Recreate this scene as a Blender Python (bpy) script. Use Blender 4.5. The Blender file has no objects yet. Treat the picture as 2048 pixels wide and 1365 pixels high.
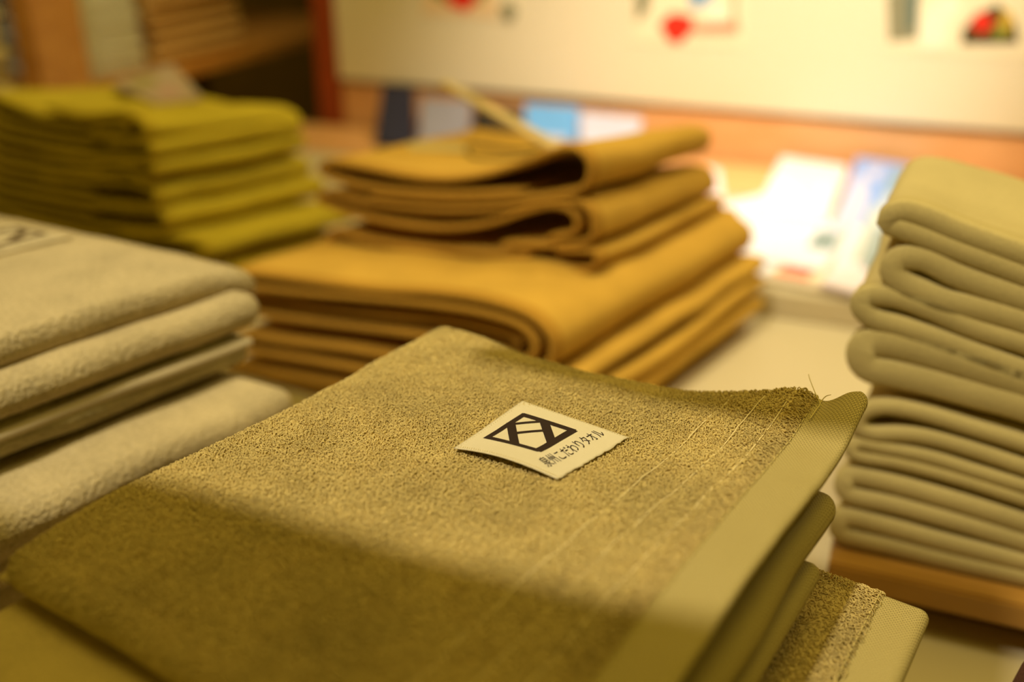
import bpy, bmesh, math, random
import numpy as np
from mathutils import Vector
rng = np.random.default_rng(7)
random.seed(7)
C = bpy.context.scene.collection
SC = bpy.context.scene

# ------------------------------------------------------------------ camera
ZC = 1.05                      # camera height above the floor
PITCH = math.radians(25)
F, CX, CY = 2004.0, 1024.0, 682.5
cam = bpy.data.cameras.new('camera'); co = bpy.data.objects.new('camera', cam); C.objects.link(co)
co.location = (0, 0, ZC); co.rotation_euler = (math.pi/2 - PITCH, 0, 0)
cam.sensor_width = 23.5; cam.lens = 23.5*F/2048; cam.clip_start = 0.01
cam.dof.use_dof = True; cam.dof.focus_distance = 0.326; cam.dof.aperture_fstop = 2.5
SC.camera = co
SC.view_settings.view_transform = 'Standard'; SC.view_settings.look = 'None'
SC.view_settings.gamma = 1; SC.view_settings.exposure = 0.0; SC.view_settings.use_curve_mapping = False

# ------------------------------------------------------------------ world and lamps
w = bpy.data.worlds.new('world'); SC.world = w; w.use_nodes = True
w.node_tree.nodes['Background'].inputs[0].default_value = (1.0, 0.73, 0.07, 1)
w.node_tree.nodes['Background'].inputs[1].default_value = 0.20

def spot(name, loc, target, power, col, size_deg, blend, radius):
    l = bpy.data.lights.new(name, 'SPOT'); o = bpy.data.objects.new(name, l); C.objects.link(o)
    l.energy = power; l.color = col; l.spot_size = math.radians(size_deg); l.spot_blend = blend
    l.shadow_soft_size = radius
    o.location = loc
    d = Vector(target) - Vector(loc); o.rotation_euler = d.to_track_quat('-Z', 'Y').to_euler()
    return o
def area(name, loc, target, power, col, size):
    l = bpy.data.lights.new(name, 'AREA'); o = bpy.data.objects.new(name, l); C.objects.link(o)
    l.energy = power; l.color = col; l.shape = 'SQUARE'; l.size = size; o.location = loc
    d = Vector(target) - Vector(loc); o.rotation_euler = d.to_track_quat('-Z', 'Y').to_euler(); return o
WARM = (1.0, 0.89, 0.62); MILD = (1.0, 0.85, 0.64); COOL = (1.0, 0.96, 0.95)
KEY_DIR = Vector((-0.376, -0.35, 1.0)).normalized()
T0 = Vector((0.0, 0.33, ZC-0.17))
spot('key_spot', T0 + KEY_DIR*1.45, T0, 70, WARM, 34, 0.7, 0.03)
area('overhead_fill', (0.15, 0.35, ZC+1.5), (0.15, 0.45, 0), 15, (1.0, 0.77, 0.16), 1.3)  # added warm fill from above, in place of room ambience
spot('shelf_fill', (-0.35, 0.55, ZC+0.9), (-0.62, 1.25, ZC-0.10), 10, WARM, 50, 0.8, 0.03)  # added lamp that brightens the dark shelf corner
spot('stack_spot', (0.75, 0.75, ZC+1.0), (0.0, 0.80, ZC-0.25), 21, WARM, 40, 0.7, 0.04)
spot('right_fill', (0.55, 0.05, ZC+1.2), (0.24, 0.42, ZC-0.15), 9, WARM, 26, 1.0, 0.04)  # added lamp, makes up for key light lost on the right stack
spot('wall_spot', (0.25, 0.35, ZC+0.75), (0.25, 1.08, ZC-0.16), 88, MILD, 40, 1.0, 0.03)
spot('leaflet_spot', (0.5, 0.55, ZC+0.9), (0.33, 0.88, ZC-0.29), 20, COOL, 22, 0.8, 0.03)

# ------------------------------------------------------------------ helpers
cp, sp = math.cos(PITCH), math.sin(PITCH)
def ray(x, y):
    a = (x-CX)/F; b = -(y-CY)/F
    return np.array([a, cp + b*sp, -sp + b*cp])
def onz(x, y, z):              # the point at height z (relative to the lens) seen at a pixel
    r = ray(x, y); p = r*(z/r[2]); return np.array([p[0], p[1], z])
def ang(d): return np.array([math.cos(math.radians(d)), math.sin(math.radians(d))])
class Plane:                   # a vertical front plane through P at heading deg
    def __init__(s, P, deg): s.P = np.array(P[:2], float); s.e = ang(deg); s.n = np.array([-s.e[1], s.e[0]])
    def uz(s, x, y):
        r = ray(x, y); p = r*((s.n @ s.P)/(s.n @ r[:2])); return ((p[:2]-s.P) @ s.e, p[2])
    def at(s, u, z, back=0.0): q = s.P + s.e*u + s.n*back; return np.array([q[0], q[1], z])

def link(name, me, mat=None, parent=None, smooth=True):
    o = bpy.data.objects.new(name, me); C.objects.link(o)
    if mat: me.materials.append(mat)
    if parent is not None: o.parent = parent
    if smooth: me.shade_smooth()
    return o
def mesh_from(verts, faces, name='m', uv=None):
    me = bpy.data.meshes.new(name)
    v = np.asarray(verts, float).copy(); v[:, 2] += ZC
    me.from_pydata(v.tolist(), [], [list(map(int, f)) for f in faces]); 
    if uv is not None:
        l = me.uv_layers.new(name='UVMap')
        idx = np.empty(len(me.loops), int); me.loops.foreach_get('vertex_index', idx)
        l.data.foreach_set('uv', np.asarray(uv)[idx].astype(np.float32).ravel())
    me.update(); return me
def quads_mesh(verts, quads, name='m'):
    me = bpy.data.meshes.new(name)
    v = np.asarray(verts, np.float32).copy(); v[:, 2] += ZC
    q = np.asarray(quads, np.int32); n = len(q)
    me.vertices.add(len(v)); me.vertices.foreach_set('co', v.ravel())
    me.loops.add(n*4); me.loops.foreach_set('vertex_index', q.ravel())
    me.polygons.add(n); me.polygons.foreach_set('loop_start', np.arange(0, n*4, 4, dtype=np.int32))
    me.update(calc_edges=True); me.validate(); return me
def tag(o, label=None, cat=None, group=None, kind=None):
    if label: o['label'] = label
    if cat: o['category'] = cat
    if group: o['group'] = group
    if kind: o['kind'] = kind
    return o
def empty(name, loc, label, cat, group=None):
    o = bpy.data.objects.new(name, None); C.objects.link(o); o.empty_display_size = 0.02
    o.location = (loc[0], loc[1], loc[2]+ZC)
    tag(o, label, cat, group); return o
def adopt(root, parts):        # keep world coordinates while parented
    bpy.context.view_layer.update()
    for p in parts:
        p.parent = root
        p.matrix_parent_inverse = root.matrix_world.inverted()

_perm = rng.permutation(512)
_g = rng.uniform(-1, 1, 4096)
def vnoise(x, y, seed=0):      # smooth value noise
    x = np.asarray(x, float)+seed*17.3; y = np.asarray(y, float)+seed*9.1
    xi = np.floor(x).astype(int); yi = np.floor(y).astype(int); fx = x-xi; fy = y-yi
    fx = fx*fx*(3-2*fx); fy = fy*fy*(3-2*fy)
    h = lambda a, b: _g[(a*73+b*179+((a*b) % 31)*7) % 4096]
    return (h(xi, yi)*(1-fx)+h(xi+1, yi)*fx)*(1-fy)+(h(xi, yi+1)*(1-fx)+h(xi+1, yi+1)*fx)*fy

# ------------------------------------------------------------------ materials
def newmat(name):
    m = bpy.data.materials.new(name); m.use_nodes = True; nt = m.node_tree
    return m, nt, nt.nodes['Principled BSDF']
def rgb(c, k=1.0): return (c[0]*k, c[1]*k, c[2]*k, 1)
def plain(name, c, rough=0.6, spec=0.3):
    m, nt, b = newmat(name); b.inputs['Base Color'].default_value = rgb(c)
    b.inputs['Roughness'].default_value = rough; b.inputs['Specular IOR Level'].default_value = spec
    return m
def terry(name, c, var=0.25, scale=900, bump=0.5, dist=0.0008, sheen=0.25):
    m, nt, b = newmat(name); N = nt.nodes.new; L = nt.links.new
    tc = N('ShaderNodeTexCoord'); n1 = N('ShaderNodeTexNoise'); n1.inputs['Scale'].default_value = scale
    n1.inputs['Detail'].default_value = 3
    n2 = N('ShaderNodeTexNoise'); n2.inputs['Scale'].default_value = 35; n2.inputs['Detail'].default_value = 2
    L(tc.outputs['Object'], n1.inputs['Vector']); L(tc.outputs['Object'], n2.inputs['Vector'])
    ad = N('ShaderNodeMath'); ad.operation = 'MULTIPLY_ADD'; ad.inputs[1].default_value = 0.45
    L(n2.outputs['Fac'], ad.inputs[0])
    sc_ = N('ShaderNodeMath'); sc_.operation = 'MULTIPLY'; sc_.inputs[1].default_value = 0.55
    L(n1.outputs['Fac'], sc_.inputs[0]); L(sc_.outputs[0], ad.inputs[2])
    r = N('ShaderNodeValToRGB'); r.color_ramp.elements[0].position = 0.3; r.color_ramp.elements[1].position = 0.7
    r.color_ramp.elements[0].color = rgb(c, 1-var); r.color_ramp.elements[1].color = rgb(c, 1+var*0.6)
    L(ad.outputs[0], r.inputs['Fac']); L(r.outputs['Color'], b.inputs['Base Color'])
    bp = N('ShaderNodeBump'); bp.inputs['Strength'].default_value = bump; bp.inputs['Distance'].default_value = dist
    L(n1.outputs['Fac'], bp.inputs['Height']); L(bp.outputs['Normal'], b.inputs['Normal'])
    b.inputs['Roughness'].default_value = 1.0; b.inputs['Specular IOR Level'].default_value = 0.1
    b.inputs['Sheen Weight'].default_value = sheen; b.inputs['Sheen Roughness'].default_value = 0.6
    b.inputs['Sheen Tint'].default_value = rgb(c)
    return m
def weave(name, c, bw=0.0012, rh=0.00072, dark=0.38):
    """plain weave: rows of short rounded yarn floats, alternate rows shifted by half"""
    m, nt, b = newmat(name); N = nt.nodes.new; L = nt.links.new
    def mth(op, x, y=None):
        n = N('ShaderNodeMath'); n.operation = op
        for i, q in enumerate((x, y)):
            if q is None: continue
            if isinstance(q, (int, float)): n.inputs[i].default_value = q
            else: L(q, n.inputs[i])
        return n.outputs[0]
    uv = N('ShaderNodeUVMap'); sp = N('ShaderNodeSeparateXYZ'); nz = N('ShaderNodeTexNoise'); nz.inputs['Scale'].default_value = 260
    L(uv.outputs[0], nz.inputs['Vector']); L(uv.outputs[0], sp.inputs[0])
    x = mth('ADD', sp.outputs[0], mth('MULTIPLY', nz.outputs['Fac'], bw*0.5))
    y = mth('ADD', sp.outputs[1], mth('MULTIPLY', nz.outputs['Fac'], rh*0.7))
    yr = mth('DIVIDE', y, rh); row = mth('FLOOR', yr); half = mth('MULTIPLY', mth('MODULO', row, 2.0), 0.5)
    xr = mth('ADD', mth('DIVIDE', x, bw), half)
    hx = mth('SINE', mth('MULTIPLY', mth('FRACT', xr), math.pi)); hy = mth('SINE', mth('MULTIPLY', mth('FRACT', yr), math.pi))
    h = mth('POWER', mth('MULTIPLY', hx, hy), 0.5)
    r = N('ShaderNodeValToRGB'); r.color_ramp.elements[0].position = 0.1; r.color_ramp.elements[1].position = 0.75
    r.color_ramp.elements[0].color = rgb(c, dark); r.color_ramp.elements[1].color = rgb(c, 1.1)
    L(h, r.inputs['Fac']); L(r.outputs['Color'], b.inputs['Base Color'])
    bp = N('ShaderNodeBump'); bp.inputs['Strength'].default_value = 0.9; bp.inputs['Distance'].default_value = rh*0.35
    L(h, bp.inputs['Height']); L(bp.outputs['Normal'], b.inputs['Normal'])
    b.inputs['Roughness'].default_value = 0.85; b.inputs['Specular IOR Level'].default_value = 0.2
    return m
def wood(name, c, c2, scale=(2, 30, 30), rough=0.45):
    m, nt, b = newmat(name); N = nt.nodes.new; L = nt.links.new
    tc = N('ShaderNodeTexCoord'); mp = N('ShaderNodeMapping'); mp.inputs['Scale'].default_value = scale
    n = N('ShaderNodeTexNoise'); n.inputs['Scale'].default_value = 1.5; n.inputs['Detail'].default_value = 6
    r = N('ShaderNodeValToRGB'); r.color_ramp.elements[0].position = 0.35; r.color_ramp.elements[1].position = 0.7
    r.color_ramp.elements[0].color = rgb(c2); r.color_ramp.elements[1].color = rgb(c)
    L(tc.outputs['Object'], mp.inputs['Vector']); L(mp.outputs[0], n.inputs['Vector']); L(n.outputs['Fac'], r.inputs['Fac'])
    L(r.outputs['Color'], b.inputs['Base Color']); b.inputs['Roughness'].default_value = rough
    return m
M = {}
OLIVE = (0.56, 0.435, 0.18)
M['olive'] = terry('olive_terry', OLIVE, 0.25, 1100, 0.5)
M['olive_hem'] = weave('olive_weave', (0.475, 0.38, 0.155))
M['olive_thread'] = plain('olive_thread', (0.60, 0.49, 0.19), 0.8)
M['pale_thread'] = plain('pale_thread', (0.72, 0.60, 0.33), 0.8)
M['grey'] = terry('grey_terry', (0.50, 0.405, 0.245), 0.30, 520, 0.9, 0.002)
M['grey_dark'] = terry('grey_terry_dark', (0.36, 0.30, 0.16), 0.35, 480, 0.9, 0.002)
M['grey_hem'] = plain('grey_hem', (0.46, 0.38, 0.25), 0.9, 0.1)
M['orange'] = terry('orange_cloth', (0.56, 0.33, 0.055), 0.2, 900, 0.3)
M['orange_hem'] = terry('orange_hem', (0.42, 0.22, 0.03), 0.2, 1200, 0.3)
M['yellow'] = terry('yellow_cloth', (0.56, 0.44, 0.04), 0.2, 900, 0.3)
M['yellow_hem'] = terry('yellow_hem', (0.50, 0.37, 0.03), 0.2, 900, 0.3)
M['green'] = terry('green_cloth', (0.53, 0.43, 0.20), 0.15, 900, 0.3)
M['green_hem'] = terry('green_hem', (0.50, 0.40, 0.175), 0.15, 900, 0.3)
M['brown'] = terry('brown_terry', (0.10, 0.045, 0.03), 0.3, 900, 0.6)
M['white_t'] = terry('white_cloth', (0.70, 0.68, 0.58), 0.1, 400, 0.3)
M['peach_t'] = terry('peach_cloth', (0.60, 0.36, 0.14), 0.1, 400, 0.3)
M['cream'] = plain('cream_laminate', (0.58, 0.49, 0.33), 0.45)
M['table_edge'] = plain('table_edge', (0.45, 0.28, 0.10), 0.5)
M['wood'] = wood('orange_wood', (0.62, 0.30, 0.07), (0.50, 0.22, 0.045))
M['wood_mid'] = wood('shaded_orange_wood', (0.46, 0.24, 0.05), (0.38, 0.19, 0.035))  # towel stack's shade on the riser, put into a darker wood colour
M['rail'] = wood('pale_orange_wood', (0.80, 0.44, 0.20), (0.72, 0.37, 0.15))
M['wood_dark'] = wood('brown_wood', (0.22, 0.10, 0.02), (0.15, 0.065, 0.012))
M['wood_red'] = wood('red_wood', (0.36, 0.06, 0.01), (0.28, 0.045, 0.008))
M['board'] = plain('cream_board', (0.80, 0.71, 0.54), 0.55)
M['floor'] = wood('floor_wood', (0.25, 0.16, 0.08), (0.18, 0.11, 0.05))
M['plaster'] = plain('plaster', (0.45, 0.36, 0.24), 0.8)

# ------------------------------------------------------------------ generic shapes
def box_pts(o, ax, ay, az, mat, name, parent=None):
    """box from a corner and three edge vectors"""
    o, ax, ay, az = map(lambda v: np.array(v, float), (o, ax, ay, az))
    v = [o+ax*i+ay*j+az*k for k in (0, 1) for j in (0, 1) for i in (0, 1)]
    f = [(0, 2, 3, 1), (4, 5, 7, 6), (0, 1, 5, 4), (2, 6, 7, 3), (0, 4, 6, 2), (1, 3, 7, 5)]
    me = mesh_from(v, f)
    bm = bmesh.new(); bm.from_mesh(me); bmesh.ops.recalc_face_normals(bm, faces=bm.faces)
    bmesh.ops.bevel(bm, geom=bm.edges[:], offset=min(0.0012, 0.2*min(np.linalg.norm(ax), np.linalg.norm(ay), np.linalg.norm(az))), segments=2, affect='EDGES')
    bm.to_mesh(me); bm.free()
    return link(name, me, mat, parent, False)

def catmull(pts, n=10):
    P = np.array(pts, float); out = []
    for i in range(len(P)-1):
        p0 = P[max(i-1, 0)]; p1 = P[i]; p2 = P[i+1]; p3 = P[min(i+2, len(P)-1)]
        t = np.linspace(0, 1, n, endpoint=False)[:, None]
        out.append(0.5*((2*p1)+(-p0+p2)*t+(2*p0-5*p1+4*p2-p3)*t**2+(-p0+3*p1-3*p2+p3)*t**3))
    out.append(P[-1:]); return np.vstack(out)
def resample(p, ds):
    d = np.r_[0, np.cumsum(np.linalg.norm(np.diff(p, axis=0), axis=1))]
    s = np.linspace(0, d[-1], max(4, int(d[-1]/ds))); return np.c_[np.interp(s, d, p[:, 0]), np.interp(s, d, p[:, 1])]

def ribbon(name, prof, t, plane, e2deg, depth, mat, parent=None, k=26, amp=0.0015, seed=1, b0=0.0, ds=0.0022, hang=0.0, squash=0.0):
    """a cloth sheet: its folded cross-section (u, z) in the front plane, swept back along e2deg"""
    p = resample(catmull(prof), ds); n = len(p)
    tg = np.gradient(p, axis=0); tg /= np.linalg.norm(tg, axis=1)[:, None]+1e-9
    nr = np.c_[-tg[:, 1], tg[:, 0]]
    tt = np.full(n, t/2); tt[0] *= 0.45; tt[-1] *= 0.45; tt[1] *= 0.85; tt[-2] *= 0.85
    loop = np.vstack([p+nr*tt[:, None], (p-nr*tt[:, None])[::-1]]); m = len(loop)
    e2 = ang(e2deg); V = []; UV = []
    # ends rounded a little
    st = np.r_[0, 0.0012, np.linspace(0.004, depth-0.004, k-4), depth-0.0012, depth]
    arc = np.r_[np.arange(n), np.arange(n)[::-1]]*ds
    ctr = np.vstack([p, p[::-1]]); zlo = p[:, 1].min()
    for s in st:
        sh = 0.75 if s in (0, depth) else 1.0
        q = ctr+(loop-ctr)*sh
        du = amp*vnoise(s*22, arc*14, seed)*min(1, s/0.03+0.2)
        dz = amp*vnoise(s*26+40, q[:, 0]*24, seed)*min(1, s/0.03+0.2)
        u = q[:, 0]+du; z = zlo+(q[:, 1]-zlo)*(1-squash*s/depth)+dz - hang*(s/depth)
        xy = plane.P + plane.e*u[:, None] + e2*(b0+s)
        V.append(np.c_[xy, z]); UV.append(np.c_[arc, np.full(m, s)])
    V = np.vstack(V); UV = np.vstack(UV); K = len(st); faces = []
    for a in range(K-1):
        for i in range(m):
            j = (i+1) % m
            faces.append((a*m+i, a*m+j, (a+1)*m+j, (a+1)*m+i))
    for a, fl in ((0, True), (K-1, False)):
        for i in range(n-1):
            q = (a*m+i, a*m+i+1, a*m+m-2-i, a*m+m-1-i)
            faces.append(q[::-1] if fl else q)
    me = mesh_from(V, faces, uv=UV)
    bm = bmesh.new(); bm.from_mesh(me); bmesh.ops.recalc_face_normals(bm, faces=bm.faces); bm.to_mesh(me); bm.free()
    return link(name, me, mat, parent)

def edge_param(n, R, L):
    """grid parameter in metres, fine near both ends"""
    th = np.linspace(0, math.pi/2, 7)
    a = R*(1-np.cos(th)); b = np.linspace(R, L-R, max(3, n)); return np.unique(np.r_[a, b, L-a[::-1]].round(7))

def slab(name, quad, T, mat, parent=None, n=(30, 30), amp=0.0012, seed=1, R=None, zf=None, wob=0.001, fr=22):
    """folded towel seen as a soft slab: quad = 4 points of its top (a0b0, a1b0, a1b1, a0b1)"""
    q = [np.array(c, float) for c in quad]; R = R or T/2
    La = np.linalg.norm(q[1]-q[0]); Lb = np.linalg.norm(q[3]-q[0])
    A = edge_param(n[0], R, La); B = edge_param(n[1], R, Lb)
    aa, bb = np.meshgrid(A, B, indexing='ij')
    fa = (aa/La)[..., None]; fb = (bb/Lb)[..., None]
    base = q[0]*(1-fa)*(1-fb)+q[1]*fa*(1-fb)+q[2]*fa*fb+q[3]*(1-fa)*fb
    ma = np.minimum(aa, La-aa); mb = np.minimum(bb, Lb-bb)
    g = lambda m: 1-np.clip(m/R, 0, 1)
    ga_, gb_ = g(ma), g(mb); r = np.maximum(ga_, gb_); ll = np.sqrt(ga_**2+gb_**2)+1e-9
    h = np.sqrt(np.clip(1-r**2, 0, 1)); kk = 1-r/np.maximum(ll, r+1e-9)
    zn = amp*vnoise(aa*fr, bb*fr, seed)+amp*0.5*vnoise(aa*fr*2.7, bb*fr*2.7, seed+5)
    if zf is not None: zn = zn+zf(aa/La, bb/Lb)
    # pull corners in, wobble sides
    c = base.copy(); na, nb = aa.shape
    ea = (q[1]-q[0])/La; eb = (q[3]-q[0])/Lb
    c += (R*ga_*kk*np.where(aa < La/2, 1, -1))[..., None]*ea+(R*gb_*kk*np.where(bb < Lb/2, 1, -1))[..., None]*eb
    c += (wob*vnoise(bb*30, aa*0+3, seed+2)*(g(ma*0.5)))[..., None]*ea + (wob*vnoise(aa*30, bb*0+8, seed+3)*(g(mb*0.5)))[..., None]*eb
    top = c.copy(); top[..., 2] += zn - T/2 + T/2*h
    bot = c.copy(); bot[..., 2] += zn*0.6 - T/2 - T/2*h
    V = np.vstack([top.reshape(-1, 3), bot.reshape(-1, 3)]); UV = np.vstack([np.c_[aa.ravel(), bb.ravel()]]*2)
    o = na*nb; F_ = []
    for i in range(na-1):
        for j in range(nb-1):
            a = i*nb+j; F_.append((a, a+nb, a+nb+1, a+1)); F_.append((o+a, o+a+1, o+a+nb+1, o+a+nb))
    me = mesh_from(V, F_, uv=UV)
    bm = bmesh.new(); bm.from_mesh(me)
    bmesh.ops.remove_doubles(bm, verts=bm.verts, dist=1e-6); bmesh.ops.recalc_face_normals(bm, faces=bm.faces)
    bm.to_mesh(me); bm.free()
    return link(name, me, mat, parent)

def tube(name, pts, r, mat, parent=None, seg=6):
    P = np.array(pts, float); n = len(P); V = []
    tg = np.gradient(P, axis=0); tg /= np.linalg.norm(tg, axis=1)[:, None]+1e-12
    for i in range(n):
        a = np.cross(tg[i], [0.13, 0.21, 1.0]); a /= np.linalg.norm(a); b = np.cross(tg[i], a)
        rr = r if np.isscalar(r) else r[i]
        for k in range(seg):
            th = 2*math.pi*k/seg; V.append(P[i]+rr*(a*math.cos(th)+b*math.sin(th)))
    Fc = [(i*seg+k, i*seg+(k+1) % seg, (i+1)*seg+(k+1) % seg, (i+1)*seg+k) for i in range(n-1) for k in range(seg)]
    Fc += [tuple(range(seg))[::-1], tuple((n-1)*seg+k for k in range(seg))]
    return V, Fc
def merge(lst):
    V = []; Fc = []
    for v, f in lst:
        o = len(V); V += list(v); Fc += [tuple(i+o for i in q) for q in f]
    return V, Fc

# ------------------------------------------------------------------ setting
ZT = -0.315; ZR = -0.285; ZP = -0.295            # table, riser board, rear platform (relative to the lens)
TY = -21.7; te = ang(TY); tn = np.array([-te[1], te[0]])
E3 = lambda v, z=0.0: np.array([v[0], v[1], z])
def struct(o): o['kind'] = 'structure'; return o
WP = onz(1300, 310, ZP)[:2]                      # a point of the back wall's foot
fl = box_pts((-2.2, -1.2, -1.08), (4.4, 0, 0), (0, 4.0, 0), (0, 0, 0.03), M['floor'], 'floor'); struct(fl)
wl = box_pts(E3(WP+tn*0.60-te*2.6, -1.05), E3(te*4.8), E3(tn*0.05), (0, 0, 2.4), M['wood_dark'], 'wall_back'); struct(wl)
wq = box_pts(E3(WP+tn*0.012-te*0.445, -1.05), E3(te*1.9), E3(tn*0.04), (0, 0, 2.0), M['wood_dark'], 'wall_partition'); struct(wq)
# rail of orange wood between platform and board
rl = box_pts(E3(WP-te*0.405, ZP-0.02), E3(te*1.6), E3(tn*0.012), (0, 0, 0.0745), M['rail'], 'trim_1'); struct(rl)
ps = box_pts(E3(WP-te*0.438-tn*0.006, ZP-0.02), E3(te*0.033), E3(tn*0.018), (0, 0, 0.75), M['wood_red'], 'trim_2'); struct(ps)
# added board, out of view above the lens, shades the near side of the display
sh_a = onz(180, 960, -0.168); sh_b = onz(1450, 1325, -0.168)
KL = np.array(T0+KEY_DIR*1.45)-np.array([0, 0, ZC])
pa = sh_a+(KL-sh_a)*0.22/(KL[2]-sh_a[2]); pb = sh_b+(KL-sh_b)*0.22/(KL[2]-sh_b[2])
dd = (pb-pa); dd[2] = 0; dd /= np.linalg.norm(dd); nn = np.array([dd[1], -dd[0], 0])
ov = box_pts(pa-dd*0.30, dd*0.70, nn*0.14, (0, 0, 0.012), M['wood_dark'], 'trim_3'); struct(ov)

for k_, (p0_, p1_, dep_) in enumerate(((onz(935, 720, -0.166), onz(1640, 860, -0.161), 0.045), (onz(-60, 408, -0.167), onz(425, 516, -0.167), 0.035))):  # two added unseen strips, shading the back edges of the olive and grey towels
    qa = p0_+(KL-p0_)*0.22/(KL[2]-p0_[2]); qb = p1_+(KL-p1_)*0.22/(KL[2]-p1_[2])
    dd2 = (qb-qa); dd2[2] = 0; lq_ = np.linalg.norm(dd2); dd2 /= lq_; nn2 = np.array([-dd2[1], dd2[0], 0])
    struct(box_pts(qa, dd2*(lq_+0.03), nn2*dep_, (0, 0, 0.012), M['wood_dark'], 'trim_%d' % (4+k_)))

# cream board on the wall, with three prints
BP = Plane(onz(1300, 310, ZP)[:2], TY)
zb = BP.uz(1360, 210)[1]
bd = box_pts(E3(WP-te*0.405-tn*0.006, zb), E3(te*1.6), E3(tn*0.014), (0, 0, 0.70), M['board'], 'notice_board')
tag(bd, 'large cream notice board on the back wall with three colour prints', 'board')

def flat_shape(name, plane, pts_px, back, th, mat, parent=None):
    """a flat cut-out lying on a vertical plane, with real thickness"""
    uz = [plane.uz(*p) for p in pts_px]; n = len(uz)
    V = [plane.at(u, z, back) for u, z in uz]+[plane.at(u, z, back-th) for u, z in uz]
    Fc = [tuple(range(n)), tuple(range(n, 2*n))[::-1]]+[(i, i+n, (i+1) % n+n, (i+1) % n) for i in range(n)]
    me = mesh_from(V, Fc); bm = bmesh.new(); bm.from_mesh(me); bmesh.ops.recalc_face_normals(bm, faces=bm.faces); bm.to_mesh(me); bm.free()
    return link(name, me, mat, parent, False)
def blob(cx, cy, rx, ry, n=14, seed=0, j=0.12):
    r = random.Random(seed); return [(cx+rx*math.cos(2*math.pi*i/n)*(1+r.uniform(-j, j)), cy+ry*math.sin(2*math.pi*i/n)*(1+r.uniform(-j, j))) for i in range(n)]
PC = dict(paper=(0.88, 0.78, 0.58), red=(0.75, 0.03, 0.015), dark=(0.07, 0.05, 0.015), green=(0.22, 0.26, 0.04), blue=(0.20, 0.36, 0.60),
          grey=(0.26, 0.25, 0.16), peach=(0.85, 0.62, 0.38), yellow=(0.65, 0.42, 0.05), pink=(0.85, 0.30, 0.20), teal=(0.12, 0.17, 0.15), white=(0.95, 0.88, 0.72))
PM = {k: plain('print_'+k, v, 0.5) for k, v in PC.items()}
def print_on_board(label, quad, motifs):
    base = flat_shape('paper', BP, quad, -0.0062, 0.0006, PM['paper'])
    ps_ = [base]
    for i, (nm, pts, m) in enumerate(motifs): ps_.append(flat_shape(nm, BP, pts, -0.0069, 0.0002+0.0002*i, PM[m]))
    u, z = BP.uz(*quad[3]); r = empty('photo_print', BP.at(u, z, -0.007), label, 'print'); adopt(r, ps_)
print_on_board('leftmost of the three prints, peach ground with a round red fruit', [(845, -170), (1045, -170), (1040, 38), (850, 28)],
    [('peach_field', [(850, -160), (1000, -160), (1000, 34), (852, 26)], 'peach'), ('foliage', blob(925, -30, 62, 40, seed=2), 'green'),
     ('red_fruit', blob(930, -22, 34, 42, seed=3), 'red'), ('green_leaf', blob(1022, 22, 16, 20, seed=4), 'grey')])
print_on_board('middle print, red shape below blue patch with a pink line of writing', [(1262, -150), (1492, -150), (1490, 92), (1268, 84)],
    [('grey_field', [(1270, -140), (1322, -140), (1300, 20), (1276, 44)], 'grey'), ('blue_patch', [(1362, -140), (1462, -140), (1425, 20), (1385, 14)], 'blue'),
     ('red_shape', [(1322, 48), (1345, 24), (1385, 30), (1392, 55), (1362, 86), (1340, 80)], 'red'), ('white_shape', blob(1432, 22, 30, 22, seed=7), 'white'),
     ('pink_line', [(1388, 48), (1480, 42), (1480, 64), (1388, 64)], 'pink'), ('red_rule', [(1466, -100), (1476, -100), (1476, 52), (1468, 52)], 'pink')])
print_on_board('rightmost print, dark fruit cluster beside a pale arch', [(1765, -150), (2060, -150), (2056, 116), (1770, 100)],
    [('grey_strip', [(1772, -140), (1842, -140), (1836, 76), (1778, 82)], 'grey'), ('dark_strip', [(1815, -140), (1856, -140), (1832, 55), (1815, 60)], 'teal'),
     ('pale_arch', [(1840, 95), (1838, 55), (1856, 15), (1900, -15), (1925, 10), (1898, 50), (1892, 96)], 'white'),
     ('fruit_cluster', [(1922, 86), (1925, 58), (1950, 28), (1995, 6), (2030, 40), (2036, 84)], 'dark'),
     ('red_fruit', blob(1965, 45, 22, 20, seed=9, j=0.3), 'red'), ('green_leaf', blob(2000, 62, 16, 14, seed=12), 'green'), ('yellow_fruit', blob(2012, 40, 12, 20, seed=10), 'yellow')])

# table with its top, legs and apron
tb_o = onz(1480, 625, ZT)[:2]
tab = []
o0 = tb_o - tn*0.95 - te*0.72
tab.append(box_pts(E3(o0, ZT-0.025), E3(te*1.6), E3(tn*1.325), (0, 0, 0.025), M['cream'], 'table_top'))
tab.append(box_pts(E3(o0+te*0.03+tn*0.03, ZT-0.10), E3(te*1.54), E3(tn*1.26), (0, 0, 0.075), M['table_edge'], 'apron'))
for i in (0.04, 1.50):
    for j in (0.04, 1.22):
        tab.append(box_pts(E3(o0+te*i+tn*j, -1.05), E3(te*0.06), E3(tn*0.06), (0, 0, 0.635), M['table_edge'], 'leg'))
rt = empty('display_table', E3(o0+te*1.0+tn*0.6, -1.05), 'cream topped display table carrying the folded towel stacks', 'table'); adopt(rt, tab)
# rear platform
pf = box_pts(E3(tb_o-te*0.70, ZT+0.0005), E3(te*1.5), E3(tn*0.3655), (0, 0, ZP-ZT-0.0005), M['cream'], 'display_platform')
tag(pf, 'low cream platform at the back of the table under the leaflets', 'platform')
pw = box_pts(E3(tb_o-te*0.70+tn*0.25, ZP+0.0002), E3(te*1.5), E3(tn*0.113), (0, 0, 0.0025), M['rail'], 'wood_strip')
tag(pw, 'flat orange wood strip lying along the foot of the back wall', 'wood strip')
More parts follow.
